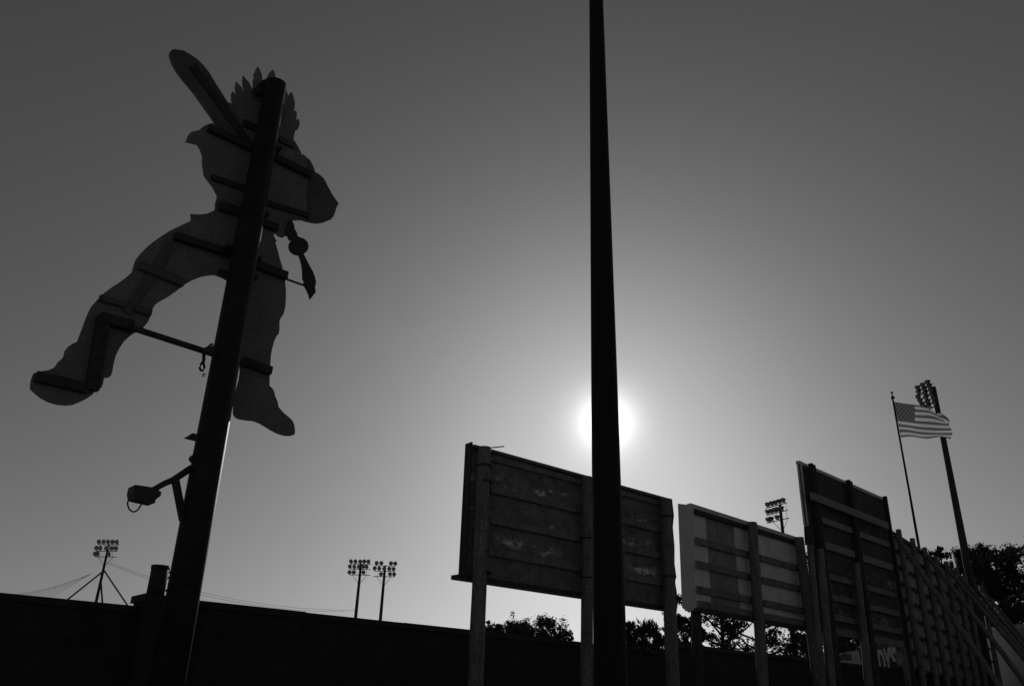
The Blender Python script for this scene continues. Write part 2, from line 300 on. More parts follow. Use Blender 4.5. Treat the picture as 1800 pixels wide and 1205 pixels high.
def peeled(name, v, rows, pale):
    """dark sheet with pale peeled streaks clinging to the ledges at the given heights"""
    m = material(name, v, .85, 2.6, .5, .15, fine=.5); t = m.node_tree; p = t.nodes['Principled BSDF']
    old = p.inputs['Base Color'].links[0].from_socket
    geo = t.nodes.new('ShaderNodeNewGeometry'); sp = t.nodes.new('ShaderNodeSeparateXYZ'); t.links.new(geo.outputs['Position'], sp.inputs[0])
    acc = None
    for z, wd in rows:
        a = t.nodes.new('ShaderNodeMath'); a.operation = 'SUBTRACT'; t.links.new(sp.outputs['Z'], a.inputs[0]); a.inputs[1].default_value = z + wd / 2
        c = t.nodes.new('ShaderNodeMath'); c.operation = 'ABSOLUTE'; t.links.new(a.outputs[0], c.inputs[0])
        e = t.nodes.new('ShaderNodeMapRange'); e.inputs['From Min'].default_value = wd * .75; e.inputs['From Max'].default_value = wd * .3; t.links.new(c.outputs[0], e.inputs['Value'])
        if acc is None: acc = e.outputs[0]
        else:
            mx = t.nodes.new('ShaderNodeMath'); mx.operation = 'MAXIMUM'; t.links.new(acc, mx.inputs[0]); t.links.new(e.outputs[0], mx.inputs[1]); acc = mx.outputs[0]
    def noise(sc, det, lo, hi, st):
        mp = t.nodes.new('ShaderNodeMapping'); mp.inputs['Scale'].default_value = st; t.links.new(geo.outputs['Position'], mp.inputs[0])
        n = t.nodes.new('ShaderNodeTexNoise'); n.inputs['Scale'].default_value = sc; n.inputs['Detail'].default_value = det; n.inputs['Roughness'].default_value = .7; t.links.new(mp.outputs[0], n.inputs['Vector'])
        r_ = t.nodes.new('ShaderNodeMapRange'); r_.inputs['From Min'].default_value = lo; r_.inputs['From Max'].default_value = hi; t.links.new(n.outputs['Fac'], r_.inputs['Value']); return r_.outputs[0]
    a1 = noise(1.0, 3, .53, .60, (.8, .8, 2.2)); a2 = noise(7, 6, .42, .55, (1, 1, .55))
    x = t.nodes.new('ShaderNodeMath'); x.operation = 'MULTIPLY'; t.links.new(a1, x.inputs[0]); t.links.new(a2, x.inputs[1])
    y = t.nodes.new('ShaderNodeMath'); y.operation = 'MULTIPLY'; t.links.new(x.outputs[0], y.inputs[0]); t.links.new(acc, y.inputs[1])
    mix = t.nodes.new('ShaderNodeMix'); mix.data_type = 'RGBA'; t.links.new(y.outputs[0], mix.inputs[0]); t.links.new(old, mix.inputs[6]); mix.inputs[7].default_value = (pale, pale, pale, 1)
    t.links.new(mix.outputs[2], p.inputs['Base Color']); return m

# --- first billboard (dark, three timber posts)
bb = thing('billboard', 'largest nearest billboard back, dark peeling sheets, crossed by the tall black pole', 'billboard', B1.pt(3.2, 0), 'billboards seen from behind')
z0, z1, sa, sb = 4.44, 7.53, -.62, 6.98
rz = [B1.sz(860.5, 866)[1], B1.sz(861.5, 920.6)[1], B1.sz(858, 976)[1]]
M['peel1'] = peeled('peeling_sheet', .165, [(r_ + .22, .24) for r_ in rz], .75)
edges = [sa, .15, 1.37, 2.59, 3.81, 5.03, 6.25, sb]
for i in range(len(edges) - 1):
    dz = (.015, -.02, .01, 0, .02, -.01, .01)[i]
    b = new(); pbox(b, B1, edges[i] + .004, edges[i + 1] - .004, z0 + .03, z1 - .02 + dz, -.03 - .006 * (i % 2), 0.0 - .006 * (i % 2)); obj('sheet', b, M['peel1'], bb)
for r_ in rz: 
    for a, e in ((.0, 3.3), (3.31, 6.75)): stringer(bb, B1, a, e, r_, .17, .005, .10)
b = new(); pbox(b, B1, sa, sb + .02, z1 - .02, z1 + .05, -.08, .12); obj('top_rail', b, M['stringer'], bb)
b = new(); pbox(b, B1, -.05, sb - .1, z1 - .22, z1 - .08, .004, .07); obj('top_batten', b, M['stringer'], bb)
b = new(); pbox(b, B1, sa - .2, sb, z0 - .07, z0 + .03, -.25, .10); obj('bottom_ledge', b, M['bracket'], bb)
b = new(); pbox(b, B1, sa - .03, sa, z0 + .03, z1 + .12, -.2, .06); obj('end_board', b, M['bracket'], bb)
timber_post(bb, B1, 852, (838, 1150), .165, .29, 786); timber_post(bb, B1, 1031.5, (1031, 1150), .148, .29, 838); timber_post(bb, B1, 1170.5, (1181, 1150), .18, .29, 877)
b = new(); P = B1.shift(.25); tube(b, [P.hit(862, 786.5), P.hit(886, 784)], .014, 8); obj('rod', b, M['bracket'], bb)
P = B1.shift(.42); b = new(); tube(b, [P.hit(*q) for q in ((1180, 880), (1183, 905), (1181, 925), (1184, 960), (1184, 990), (1187, 1012), (1185, 1022), (1188, 1040), (1189, 1068))], .03, 8); obj('conduit', b, M['bracket'], bb)
for px, py, rr in ((850, 1006, .2), (1031.5, 1015, .17), (851, 818, .19), (1176, 1013, .21), (1172, 908, .2), (852, 846, .185), (1031.5, 946, .165)):
    q = B1.shift(.29).hit(px, py); b = new(); tube(b, [q - up * .02, q + up * .02], rr, 16); obj('strap', b, M['bracket'], bb)

# --- second billboard (patched with pale and dark sheets)
bb = thing('billboard', 'middle billboard back patched with pale and dark sheets', 'billboard', B2.pt(3.2, 0), 'billboards seen from behind')
z0, z1 = 4.60, 7.60
def sx(pl, x, y): return pl.sz(x, y)[0]
e = [B2.sz(1218, 1000)[0], sx(B2, 1245, 980), sx(B2, 1295, 990), sx(B2, 1325, 1000), sx(B2, 1376, 1010), 7.15]
for i, mt in enumerate(('ply_light', 'ply_mid', 'ply_light', 'ply_light', 'ply_light')):
    b = new(); pbox(b, B2, e[i] + .004, e[i + 1] - .004, z0, z1 - .05, -.03 - .005 * (i % 2), -.005 * (i % 2)); obj('sheet', b, M[mt], bb)
S2 = e[0] + .12
for py in ((953, 990), (1001, 1031), (1045, 1068)):
    pass
for yl in (955, 996, 1040):
    z = B2.sz(1222, yl)[1] - .02
    for a, q in ((S2, 3.75), (3.95, 6.75)): stringer(bb, B2, a, q, z, .2, .004, .11, 'stringer')
b = new(); pbox(b, B2, S2 - .05, 7.1, z1 - .05, z1 + .12, -.12, .02); obj('top_rail', b, M['cheek'], bb)
b = new(); pbox(b, B2, S2 - .05, 7.05, z1 - .2, z1 - .055, .004, .12); obj('top_batten', b, M['bracket'], bb)
b = new(); pbox(b, B2, S2 - .05, 7.1, z0 - .1, z0 - .003, -.2, .14); obj('bottom_ledge', b, M['bracket'], bb)
b = new(); pbox(b, B2, S2 - .02, 7.05, z0 + .005, z0 + .2, .006, .13); obj('bottom_batten', b, M['stringer'], bb)
CH = Plane(B2.pt(e[0], 0, .12), 74.0)      # painted return panel turned outwards at the left end
b = new(); prism(b, [CH.hit(*p) for p in ((1192.5, 884.5), (1214.5, 887), (1219, 893), (1221.5, 1068), (1212, 1076), (1200, 1067))], -CH.n * .04); obj('side_panel', b, M['cheek'], bb)
timber_post(bb, B2, 1219, (1225, 1150), .155, -.22, 905, 'bracket'); timber_post(bb, B2, 1322, (1338, 1150), .17, .3, 918); timber_post(bb, B2, 1404, (1432, 1150), .18, .3, 944)

# --- third, tall billboard (steel posts, many rails)
bb = thing('billboard', 'tall narrow billboard back with many timber rails next to the plank fence', 'billboard', B3.pt(3, 0), 'billboards seen from behind')
zt = B3.sz(1425.6, 822.5)[1]; zb = 4.45
sL, sR, sM = B3.sz(1428, 900)[0], B3.sz(1551, 900)[0], B3.sz(1491, 900)[0]
M['peel3'] = peeled('peeling_sheet_tall', .07, [(B3.sz(1512, y)[1], .35) for y in (1018, 1055, 1092)], .3)
n = 5
for i in range(n):
    a = sL - .62 + (sR - sL + .9) * i / n; q = sL - .62 + (sR - sL + .9) * (i + 1) / n
    b = new(); pbox(b, B3, a + .004, q - .004, zb, zt - .03, -.03 - .005 * (i % 2), -.005 * (i % 2)); obj('sheet', b, M['peel3'], bb)
def crB(x, y): return (1380 + x / 5.479, 790 + y / 5.479)
def crC(x, y): return (1400 + x / 5.354, 980 + y / 5.354)
for (x, y), cc, hh, mt in (((310, 655), crB, .22, 'rail_wood'), ((310, 895), crB, .26, 'rail_wood'), ((262, 155), crC, .2, 'stringer'), ((280, 350), crC, .2, 'stringer'), ((300, 540), crC, .2, 'stringer'), ((320, 680), crC, .25, 'stringer')):
    z = B3.shift(.1).sz(*cc(x, y))[1] - .12
    stringer(bb, B3, sL + .12, sM - .14, z, hh, .005, .11, mt); stringer(bb, B3, sM + .14, sR + .02, z - .03, hh, .005, .11, mt)
A, Bq = B3.shift(.30).sz(*crB(245, 440)), B3.shift(.30).sz(*crB(990, 745))
b = new(); pbox(b, B3, A[0], Bq[0], A[1] - .15, A[1] + .13, .285, .345); obj('front_rail', b, M['rail_wood'], bb)
b = new(); pbox(b, B3, sL - .6, sR + .27, zt - .03, zt + .09, -.12, .02); obj('top_rail', b, M['cheek'], bb)
for a in (sL + .0, sM, sR + .08):
    for k in ((0, 1) if a != sR + .08 else (0,)):
        b = new(); pbox(b, B3, a - .13 + k * .17, a - .03 + k * .17, 0, zt + (.06 if k == 0 else .03), .12, .28); obj('post', b, M['bracket'], bb)
SS = Plane(B3.pt(sL - .3, 0, .06), 60.0)
b = new(); prism(b, [SS.hit(*crB(*p)) for p in ((118, 105), (158, 108), (190, 400), (228, 730), (188, 728), (150, 400))], -SS.n * .05); obj('side_panel', b, M['cheek'], bb)
b = new(); prism(b, [SS.hit(*crB(*p)) for p in ((190, 732), (226, 732), (246, 915), (202, 915))], -SS.n * .05); obj('side_panel', b, M['bracket'], bb)
timber_post(bb, B3, 1424, (1437, 1110), .12, .25, 958, 'pole_wood'); timber_post(bb, B3, 1441, (1457, 1150), .145, .32, 965, 'pole_wood'); timber_post(bb, B3, 1505, (1521.5, 1148), .14, .32, 990, 'pole_wood')
P = B3.shift(.4); b = new(); tube(b, [P.hit(*crB(*q)) for q in ((245, 900), (250, 840), (270, 760), (290, 700), (320, 690))], .025, 8); obj('loose_wire', b, M['cable'], bb)

# ------------------------------------------------------------------ tall plank fence with raking braces
FN = Plane(at(1565, 1172, 38.0), 38.0); fz0, fz1 = 3.72, 9.55; s_first = FN.sz(1568, 1100)[0] + .1
ft = thing('plank_fence', 'tall timber outfield screen with round posts and raking braces at right', 'fence', FN.pt(9, 0))
wall_run('outfield_wall', 'dark wall beneath the tall plank fence', FN.shift(-.2), s_first + .75, s_first + 23, 4.0)
BAY, NB, NR = 2.35, 9, 9
for i in range(NB + 1):
    s = s_first + i * BAY; b = new(); rnd = random.Random(i)
    lean = rnd.uniform(-.04, .04)
    tube(b, [FN.pt(s, 0, .3), FN.pt(s + lean, 5, .3), FN.pt(s + lean * 1.5, fz1 + rnd.uniform(.0, .16), .3)], [.15, .14, .12], 12); obj('post', b, M['stringer'], ft)
for i in range(NB):
    s = s_first + i * BAY
    for k in range(4):
        a = s + BAY * k / 4; b = new(); pbox(b, FN, a + .015, a + BAY / 4 - .015, fz0 + .05, fz1 - .06 + .03 * ((i + k) % 3), -.03 - .008 * (k % 2), -.008 * (k % 2)); obj('plank_panel', b, M[('fence_panel', 'ply_mid', 'fence_panel', 'fence_panel')[(k + i) % 4]], ft)
    for k in (1, 2):
        a = s + BAY * (k + .5) / 3.5 - .2; b = new(); pbox(b, FN, a, a + .09, fz0, fz1 - .1, .003, .06); obj('batten', b, M['ply_dark'], ft)
    for j in range(NR):
        z = fz0 + (fz1 - fz0 - .15) * j / (NR - 1); b = new(); pbox(b, FN, s + .02, s + BAY - .02, z, z + .12, .063, .16); obj('stringer', b, M['ply_dark'], ft)
    b = new(); pbox(b, FN, s + .01, s + BAY - .01, fz1 - .02, fz1 + .1, -.06, .07); obj('cap_rail', b, M['stringer'], ft)
for k, (s, out) in enumerate(((s_first + 1.1, 4.7), (s_first + 3 * BAY - .3, 5.2), (s_first + 4.6 * BAY, 5.8), (s_first + 6 * BAY, 5.6), (s_first + 7.4 * BAY, 5.6), (s_first + 8.8 * BAY, 5.6))):
    b = new(); tube(b, [FN.pt(s, fz1 - .35, .42), FN.pt(s + .05, fz1 / 2, out / 2 + .2), FN.pt(s, 0, out)], [.10, .12, .135], 12); obj('raking_brace', b, M['pole_wood'], ft)
wb = new(); P = Plane(at(1680, 1000, 58), 17); prism(wb, [P.hit(*q) for q in ((1672.5, 974), (1674.5, 972), (1685, 1015), (1682, 1017))] , P.n * .06)
tag(obj('white_board', wb, M['white_board']), 'thin bright white board sticking up at the far end of the plank fence', 'board')

# ------------------------------------------------------------------ lettered banners glimpsed under the tall billboard
BN = Plane(at(1531, 1140, 48.0), 1.0)
sN, zN = BN.sz(1575, 1130); sF, zF = BN.sz(1531, 1140)
ban = thing('banner', 'dark banner with pale capital letters glimpsed below the tall billboard', 'banner', BN.pt((sN + sF) / 2, 0))
ztop = zF + .12
LS = Plane(BN.o, 181.0)                     # its face looks left, so letters read towards us
b = new(); pbox(b, BN, sN - .6, sF + 1.6, ztop - 1.75, ztop, .0, .06); obj('board', b, M['banner_dark'], ban)
for x in (sN, sF + 1.2):
    b = new(); pbox(b, BN, x - .06, x + .06, 0, ztop - 1.76, .0, .08); obj('leg', b, M['bracket'], ban)
bn2 = thing('banner', 'pale banner with a dark curved graphic left of the lettered banner', 'banner', BN.pt(sF + 6, 0))

# ------------------------------------------------------------------ light towers
def lathe_mesh(name, prof, mats, seg=14):
    b = new(); rings = []
    for y, r_ in prof: rings.append([b.verts.new((r_ * math.cos(2 * math.pi * k / seg), y, r_ * math.sin(2 * math.pi * k / seg))) for k in range(seg)])
    for i in range(len(rings) - 1):
        for k in range(seg): b.faces.new((rings[i][k], rings[i][(k + 1) % seg], rings[i + 1][(k + 1) % seg], rings[i + 1][k])).smooth = True
    b.faces.new(rings[0]); f = b.faces.new(rings[-1]); f.material_index = 1
    box(b, -.04, .04, -.06, .04, -.42, -.12)          # yoke stem down to the arm
    bmesh.ops.recalc_face_normals(b, faces=b.faces[:]); me = bpy.data.meshes.new(name); b.to_mesh(me); b.free()
    for m in mats: me.materials.append(m)
    return me
LAMP = lathe_mesh('lamp', [(-.28, .09), (-.2, .13), (-.12, .15), (-.02, .24), (.12, .29), (.2, .30), (.185, .27)], (M['lamp'], M['clear_glass']))
def tower(name, label, top, h_arm, rows, aim, r_pole, group='stadium light towers', tilt=22, half=1.5, arm_r=.05, arm_shift=0.0, fo=.15, braces=True, lampscale=1.0, seed=1):
    base = Vector((top.x, top.y, 0)); t = thing(name, label, 'light tower', base, group); rnd = random.Random(seed)
    b = new(); tube(b, [base, base + up * (top.z * .5), top], [r_pole * 1.35, r_pole * 1.1, r_pole * .75], 14); obj('mast', b, M['far_pole'], t)
    a = R(h_arm); d = Vector((math.sin(a), math.cos(a), 0)); fwd = Vector((math.sin(R(aim)), math.cos(R(aim)), 0))
    for dz, spots in rows:
        c = top - up * dz + d * arm_shift + fwd * fo
        b = new(); tube(b, [c - d * half, c + d * half], arm_r, 8); obj('cross_arm', b, M['lamp'], t)
        for sp in spots:
            o = inst(LAMP, 'lamp', t, c + d * sp + up * (.40 * lampscale) + fwd * .05, (R(-tilt + rnd.uniform(-6, 6)), 0, R(-aim + rnd.uniform(-16, 16)))); o.scale = (lampscale,) * 3
    if braces:
        c = top - up * rows[-1][0] + fwd * .15
        for s_ in (-1, 1):
            b = new(); tube(b, [c + d * (half * .7 * s_), top - up * (rows[-1][0] + 1.3)], .03, 6); obj('arm_brace', b, M['lamp'], t)
            b = new(); tube(b, [top + d * (half * .62 * s_) - up * rows[0][0] + fwd * .15, c + d * (half * .62 * s_)], .018, 6); obj('tie_rod', b, M['lamp'], t)
    return t
full = [-1.3, -.65, 0, .6, 1.25]
D1 = 125; tp = at(191.5, 957, D1)
lt = tower('light_tower', 'guyed light tower with splayed legs at far left', tp, 96, [(0.0, full), (.85, [-1.45, -.9, -.05, .7, 1.3]), (1.6, [-1.45, -1.1, .5])], 186, .20, arm_shift=0, seed=3, tilt=15)
for (x0, y0), (x1, y1), r_ in (((183, 1002), (110, 1060), .11), ((183, 1002), (226, 1066), .10), ((177.5, 1022), (181, 1072), .12)):
    A = at(x0, y0, D1); Bq = at(x1, y1, D1 - 1.5); e = A + (Bq - A) * (A.z / (A.z - Bq.z)); b = new(); tube(b, [A, e], r_, 8); obj('leg_strut', b, M['far_pole'], lt)
tower('light_tower', 'left one of the pair of light towers above the wall', at(634.5, 991, 122), 94, [(0, [-1.35, -.72, -.05, .5, 1.15]), (.72, [-1.45, -.8, -.2, .4, .95]), (1.5, [-1.45, -.85, .6])], 184, .23, seed=4)
tower('light_tower', 'right one of the pair of light towers above the wall', at(677, 994, 122), 94, [(0, [-1.2, -.55, .85, 1.5]), (.75, [-1.4, -.7, 0, .7, 1.35]), (1.5, [-.45, .9, 1.5])], 184, .23, seed=5)
tower('light_tower', 'light tower seen side-on above the middle billboard', at(1371, 887, 100), -26, [(0, full), (.85, [-.9, -.3, .2, .8, 1.4]), (1.75, [-.1, .9, 1.4])], 262, .22, half=1.75, tilt=28, seed=6, arm_shift=.4, lampscale=1.02)
tower('light_tower', 'thick pole with a stacked lamp bank behind the flag', at(1640.5, 680, 56), -10, [(-.2, [-.4, .1, .6]), (.1, [-.5, 0, .6]), (.4, [-.6, 0, .7]), (.7, [-.6, 0, .6]), (1.0, [-.7, -.1, .45]), (1.28, [-.7, -.1, .3])], 262, .20, half=.7, arm_shift=.6, fo=.10, tilt=35, braces=False, lampscale=.58, arm_r=.04, seed=7)

# tall black pole in front of the sun
A, Bq = at(1073.5, 1205, 7.6), at(1048, 0, 7.6); dv = (Bq - A) / (Bq.z - A.z); g0 = A - dv * A.z
lp = thing('light_pole', 'tall tapering black pole hiding the sun', 'pole', g0)
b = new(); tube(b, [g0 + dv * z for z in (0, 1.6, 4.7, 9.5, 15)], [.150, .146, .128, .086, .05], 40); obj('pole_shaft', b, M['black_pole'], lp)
q = g0 + dv * B1.sz(1065, 742)[1] * 0 + dv * ((at(1066, 742, 7.6)).z); b = new(); tube(b, [q - up * .02, q + up * .015], .131, 40); obj('joint_ring', b, M['black_pole'], lp)
b = new(); box(b, g0.x - .25, g0.x + .25, g0.y - .25, g0.y + .25, 0, .04); obj('base_plate', b, M['bracket'], lp)

# ------------------------------------------------------------------ flag
FD = 50.0; fpt, fpb = at(1569, 700, FD), at(1618, 975, FD)
fg = thing('flagpole', 'slim flagpole with ball finial rising behind the plank fence', 'flagpole', Vector((fpb.x, fpb.y, 0)))
b = new(); tube(b, [Vector((fpb.x, fpb.y, 0)), fpb, fpt], [.085, .075, .05], 14); obj('mast', b, M['steel_pole'], fg)
b = new(); q = at(1567.8, 690, FD); bmesh.ops.create_uvsphere(b, u_segments=14, v_segments=10, radius=.075, matrix=Matrix.Translation(q)); obj('ball_finial', b, M['bracket'], fg)
b = new(); tube(b, [fpt, q], .02, 8); obj('finial_stem', b, M['bracket'], fg)
b = new(); tube(b, [at(1569.5, 700, FD), at(1569, 697, FD), at(1568.6, 694.5, FD)], [.11, .1, .03], 12); obj('truck', b, M['bracket'], fg)
FP = Plane(at(1571, 706, FD), 112.0)
def c5(x, y): return (1530 + x / 7.53, 640 + y / 7.53)
rowsf = [  # v, image-space track of a horizontal thread
    (0.0, [(312, 494), (470, 520), (622, 538), (745, 570), (860, 648)]),
    (.27, [(336, 620), (480, 632), (625, 650), (800, 662), (955, 728)]),
    (.54, [(362, 750), (490, 765), (625, 785), (830, 800), (1045, 815)]),
    (.77, [(383, 858), (500, 866), (640, 890), (850, 905), (1084, 905)]),
    (1.0, [(403, 968), (540, 955), (740, 982), (920, 960), (1062, 990)])]
def cat(p, t):
    n = len(p) - 1; i = min(int(t * n), n - 1); f = t * n - i
    g_ = lambda k: p[max(0, min(n, k))]
    a, b_, c, d = g_(i - 1), g_(i), g_(i + 1), g_(i + 2)
    return tuple(.5 * (2 * b_[k] + (c[k] - a[k]) * f + (2 * a[k] - 5 * b_[k] + 4 * c[k] - d[k]) * f * f + (3 * b_[k] - a[k] - 3 * c[k] + d[k]) * f ** 3) for k in range(2))
vk = [r_[0] for r_ in rowsf]
def fpos(u, v):
    pts = [cat(r_[1], u) for r_ in rowsf]
    t = 0
    for i in range(4):
        if v >= vk[i]: t = (i + (v - vk[i]) / (vk[i + 1] - vk[i])) / 4
    x, y = cat(pts, min(t, 1)); dd = .16 * math.sin(u * 7.5 + v * 2) * u + .12 * math.sin(v * 6 - u * 3) * u
    return FP.shift(dd).hit(*c5(x, y))
b = new(); uvl = b.loops.layers.uv.new('UVMap'); NU, NV = 48, 39; grid = [[b.verts.new(fpos(i / NU, j / NV)) for i in range(NU + 1)] for j in range(NV + 1)]
for j in range(NV):
    for i in range(NU):
        f = b.faces.new((grid[j][i], grid[j][i + 1], grid[j + 1][i + 1], grid[j + 1][i])); f.smooth = True
        for l, (uu, vv) in zip(f.loops, ((i, j), (i + 1, j), (i + 1, j + 1), (i, j + 1))): l[uvl].uv = (uu / NU * .90, 1 - vv / NV)
# fly corner folded back behind
tr0 = [(860, 648), (905, 640), (945, 646), (1000, 690), (1050, 742)]; tr1 = [(860, 648), (905, 690), (955, 728), (1000, 770), (1042, 805)]
NF = 12; gf = []
for j in range(7):
    row = []
    for i in range(NF + 1):
        p0, p1 = cat(tr0, i / NF), cat(tr1, i / NF); k = j / 6
        row.append(b.verts.new(FP.shift(-.10 - .25 * math.sin(k * 2.2)).hit(*c5(p0[0] * (1 - k) + p1[0] * k, p0[1] * (1 - k) + p1[1] * k))))
    gf.append(row)
for j in range(6):
    for i in range(NF):
        f = b.faces.new((gf[j][i], gf[j][i + 1], gf[j + 1][i + 1], gf[j + 1][i])); f.smooth = True
        for l, (uu, vv) in zip(f.loops, ((i, j), (i + 1, j), (i + 1, j + 1), (i, j + 1))): l[uvl].uv = (.9 + .1 * uu / NF, 1 - (vv / 6 * .16 + uu / NF * .20))
fm = bpy.data.materials.new('flag_cloth'); fm.use_nodes = True; t = fm.node_tree; t.nodes.remove(t.nodes['Principled BSDF'])
def mth(op, a, c=None):
    n_ = t.nodes.new('ShaderNodeMath'); n_.operation = op
    for k_, x in ((0, a), (1, c)):
        if x is None: continue
        if isinstance(x, (int, float)): n_.inputs[k_].default_value = x
        else: t.links.new(x, n_.inputs[k_])
    return n_.outputs[0]
uvn = t.nodes.new('ShaderNodeUVMap'); uvn.uv_map = 'UVMap'; sp = t.nodes.new('ShaderNodeSeparateXYZ'); t.links.new(uvn.outputs[0], sp.inputs[0]); U, V = sp.outputs[0], sp.outputs[1]
stripe = mth('GREATER_THAN', mth('MODULO', mth('MULTIPLY', mth('SUBTRACT', 1, V), 13), 2.0), 1.0)       # 1 = white
canton = mth('MULTIPLY', mth('LESS_THAN', U, .40), mth('GREATER_THAN', V, 6 / 13))
su, sv = mth('MULTIPLY', U, 11 / .40 / 2), mth('MULTIPLY', mth('SUBTRACT', 1, V), 9 / (7 / 13) / 2)
def dots(a, c):
    fu, fv = mth('SUBTRACT', mth('FRACT', a), .5), mth('SUBTRACT', mth('FRACT', c), .5)
    return mth('LESS_THAN', mth('ADD', mth('MULTIPLY', fu, fu), mth('MULTIPLY', fv, fv)), .05)
star = mth('MAXIMUM', dots(su, sv), dots(mth('ADD', su, .5), mth('ADD', sv, .5)))
sval = mth('ADD', .16, mth('MULTIPLY', stripe, .5)); cval = mth('ADD', .10, mth('MULTIPLY', star, .13))
val = mth('ADD', mth('MULTIPLY', sval, mth('SUBTRACT', 1, canton)), mth('MULTIPLY', cval, canton))
cc = t.nodes.new('ShaderNodeCombineColor')
for i in range(3): t.links.new(val, cc.inputs[i])
df, tl, mx = t.nodes.new('ShaderNodeBsdfDiffuse'), t.nodes.new('ShaderNodeBsdfTranslucent'), t.nodes.new('ShaderNodeMixShader'); mx.inputs[0].default_value = .35
t.links.new(cc.outputs[0], df.inputs[0]); t.links.new(cc.outputs[0], tl.inputs[0]); t.links.new(df.outputs[0], mx.inputs[1]); t.links.new(tl.outputs[0], mx.inputs[2]); t.links.new(mx.outputs[0], t.nodes['Material Output'].inputs[0])
me = bpy.data.meshes.new('flag'); b.to_mesh(me); b.free(); me.materials.append(fm); fo = bpy.data.objects.new('flag', me); COL.objects.link(fo)
tag(fo, 'striped flag with starred corner flying from the slim flagpole', 'flag')

# ------------------------------------------------------------------ white building at lower right
BL = Plane(at(1737, 1150, 62.0), -17.0); zr = BL.sz(1775, 1099)[1]
wbld = thing('building', 'plain white building with a shallow cornice at the lower right edge', 'building', BL.pt(-8, 0))
BLc = BL
b = new(); pbox(b, BL, -18, 0, -.2, zr - .45, 0, 9); obj('wall', b, M['white_wall'], wbld)
b = new(); pbox(b, BL, -18.1, .15, zr - .25, zr, -.22, 9.2); obj('cornice', b, M['white_wall'], wbld)
b = new(); pbox(b, BL, -18.05, .08, zr - .447, zr - .253, -.1, 9.1); obj('frieze', b, M['white_wall'], wbld)

# ------------------------------------------------------------------ power lines and net
lines = (((190, 987), (620, 1071.5)), ((188, 989), (600, 1074)))
for i, (p, q) in enumerate(lines):
    A, Bq = at(*p, 124), at(q[0] + 6, q[1], 121); b = new()
    tube(b, [A.lerp(Bq, k / 24) - up * (1.6 * 4 * (k / 24) * (1 - k / 24)) for k in range(25)], .018, 6)
    tag(obj('power_line', b, M['cable']), ('upper' if i == 0 else 'lower') + ' of two thin cables slung between the far light towers', 'cable')
na, nb, nc = at(162, 1007, 118), at(-60, 1045, 108), at(70, 1060, 118)
nett = thing('backstop_net', 'faint sagging backstop net with edge cable at far left', 'net', Vector((na.x, na.y, 0)))
b = new(); tube(b, [na, nc], .013, 6); obj('edge_cable', b, M['cable'], nett)
b = new()
for k in range(1, 46):
    f = k / 46; tube(b, [na.lerp(nb, f) + up * (-.9 * math.sin(math.pi * f)), na.lerp(nc, f)], .002, 3, False)
for k in range(0, 26):
    f = k / 26; tube(b, [na.lerp(nb, j / 10).lerp(na.lerp(nc, j / 10), f) + up * (-.9 * math.sin(math.pi * j / 10) * (1 - f)) for j in range(11)], .002, 3, False)
obj('netting', b, M['cable'], nett, kind='stuff')

# ------------------------------------------------------------------ trees
def leafmat(name, v):
    m = bpy.data.materials.new(name); m.use_nodes = True; t_ = m.node_tree; t_.nodes.remove(t_.nodes['Principled BSDF'])
    oi = t_.nodes.new('ShaderNodeTexCoord'); n_ = t_.nodes.new('ShaderNodeTexNoise'); n_.inputs['Scale'].default_value = .8; t_.links.new(oi.outputs['Object'], n_.inputs['Vector'])
    r_ = t_.nodes.new('ShaderNodeMapRange'); r_.inputs['From Min'].default_value = .3; r_.inputs['From Max'].default_value = .7; r_.inputs['To Min'].default_value = v * .6; r_.inputs['To Max'].default_value = v * 1.4
    t_.links.new(n_.outputs['Fac'], r_.inputs['Value']); c_ = t_.nodes.new('ShaderNodeCombineColor')
    for i in range(3): t_.links.new(r_.outputs[0], c_.inputs[i])
    a, e_, x = t_.nodes.new('ShaderNodeBsdfDiffuse'), t_.nodes.new('ShaderNodeBsdfTranslucent'), t_.nodes.new('ShaderNodeMixShader'); x.inputs[0].default_value = .15
    t_.links.new(c_.outputs[0], a.inputs[0]); t_.links.new(c_.outputs[0], e_.inputs[0]); t_.links.new(a.outputs[0], x.inputs[1]); t_.links.new(e_.outputs[0], x.inputs[2]); t_.links.new(x.outputs[0], t_.nodes['Material Output'].inputs[0])
    return m
M['leaf'] = leafmat('foliage', .05)
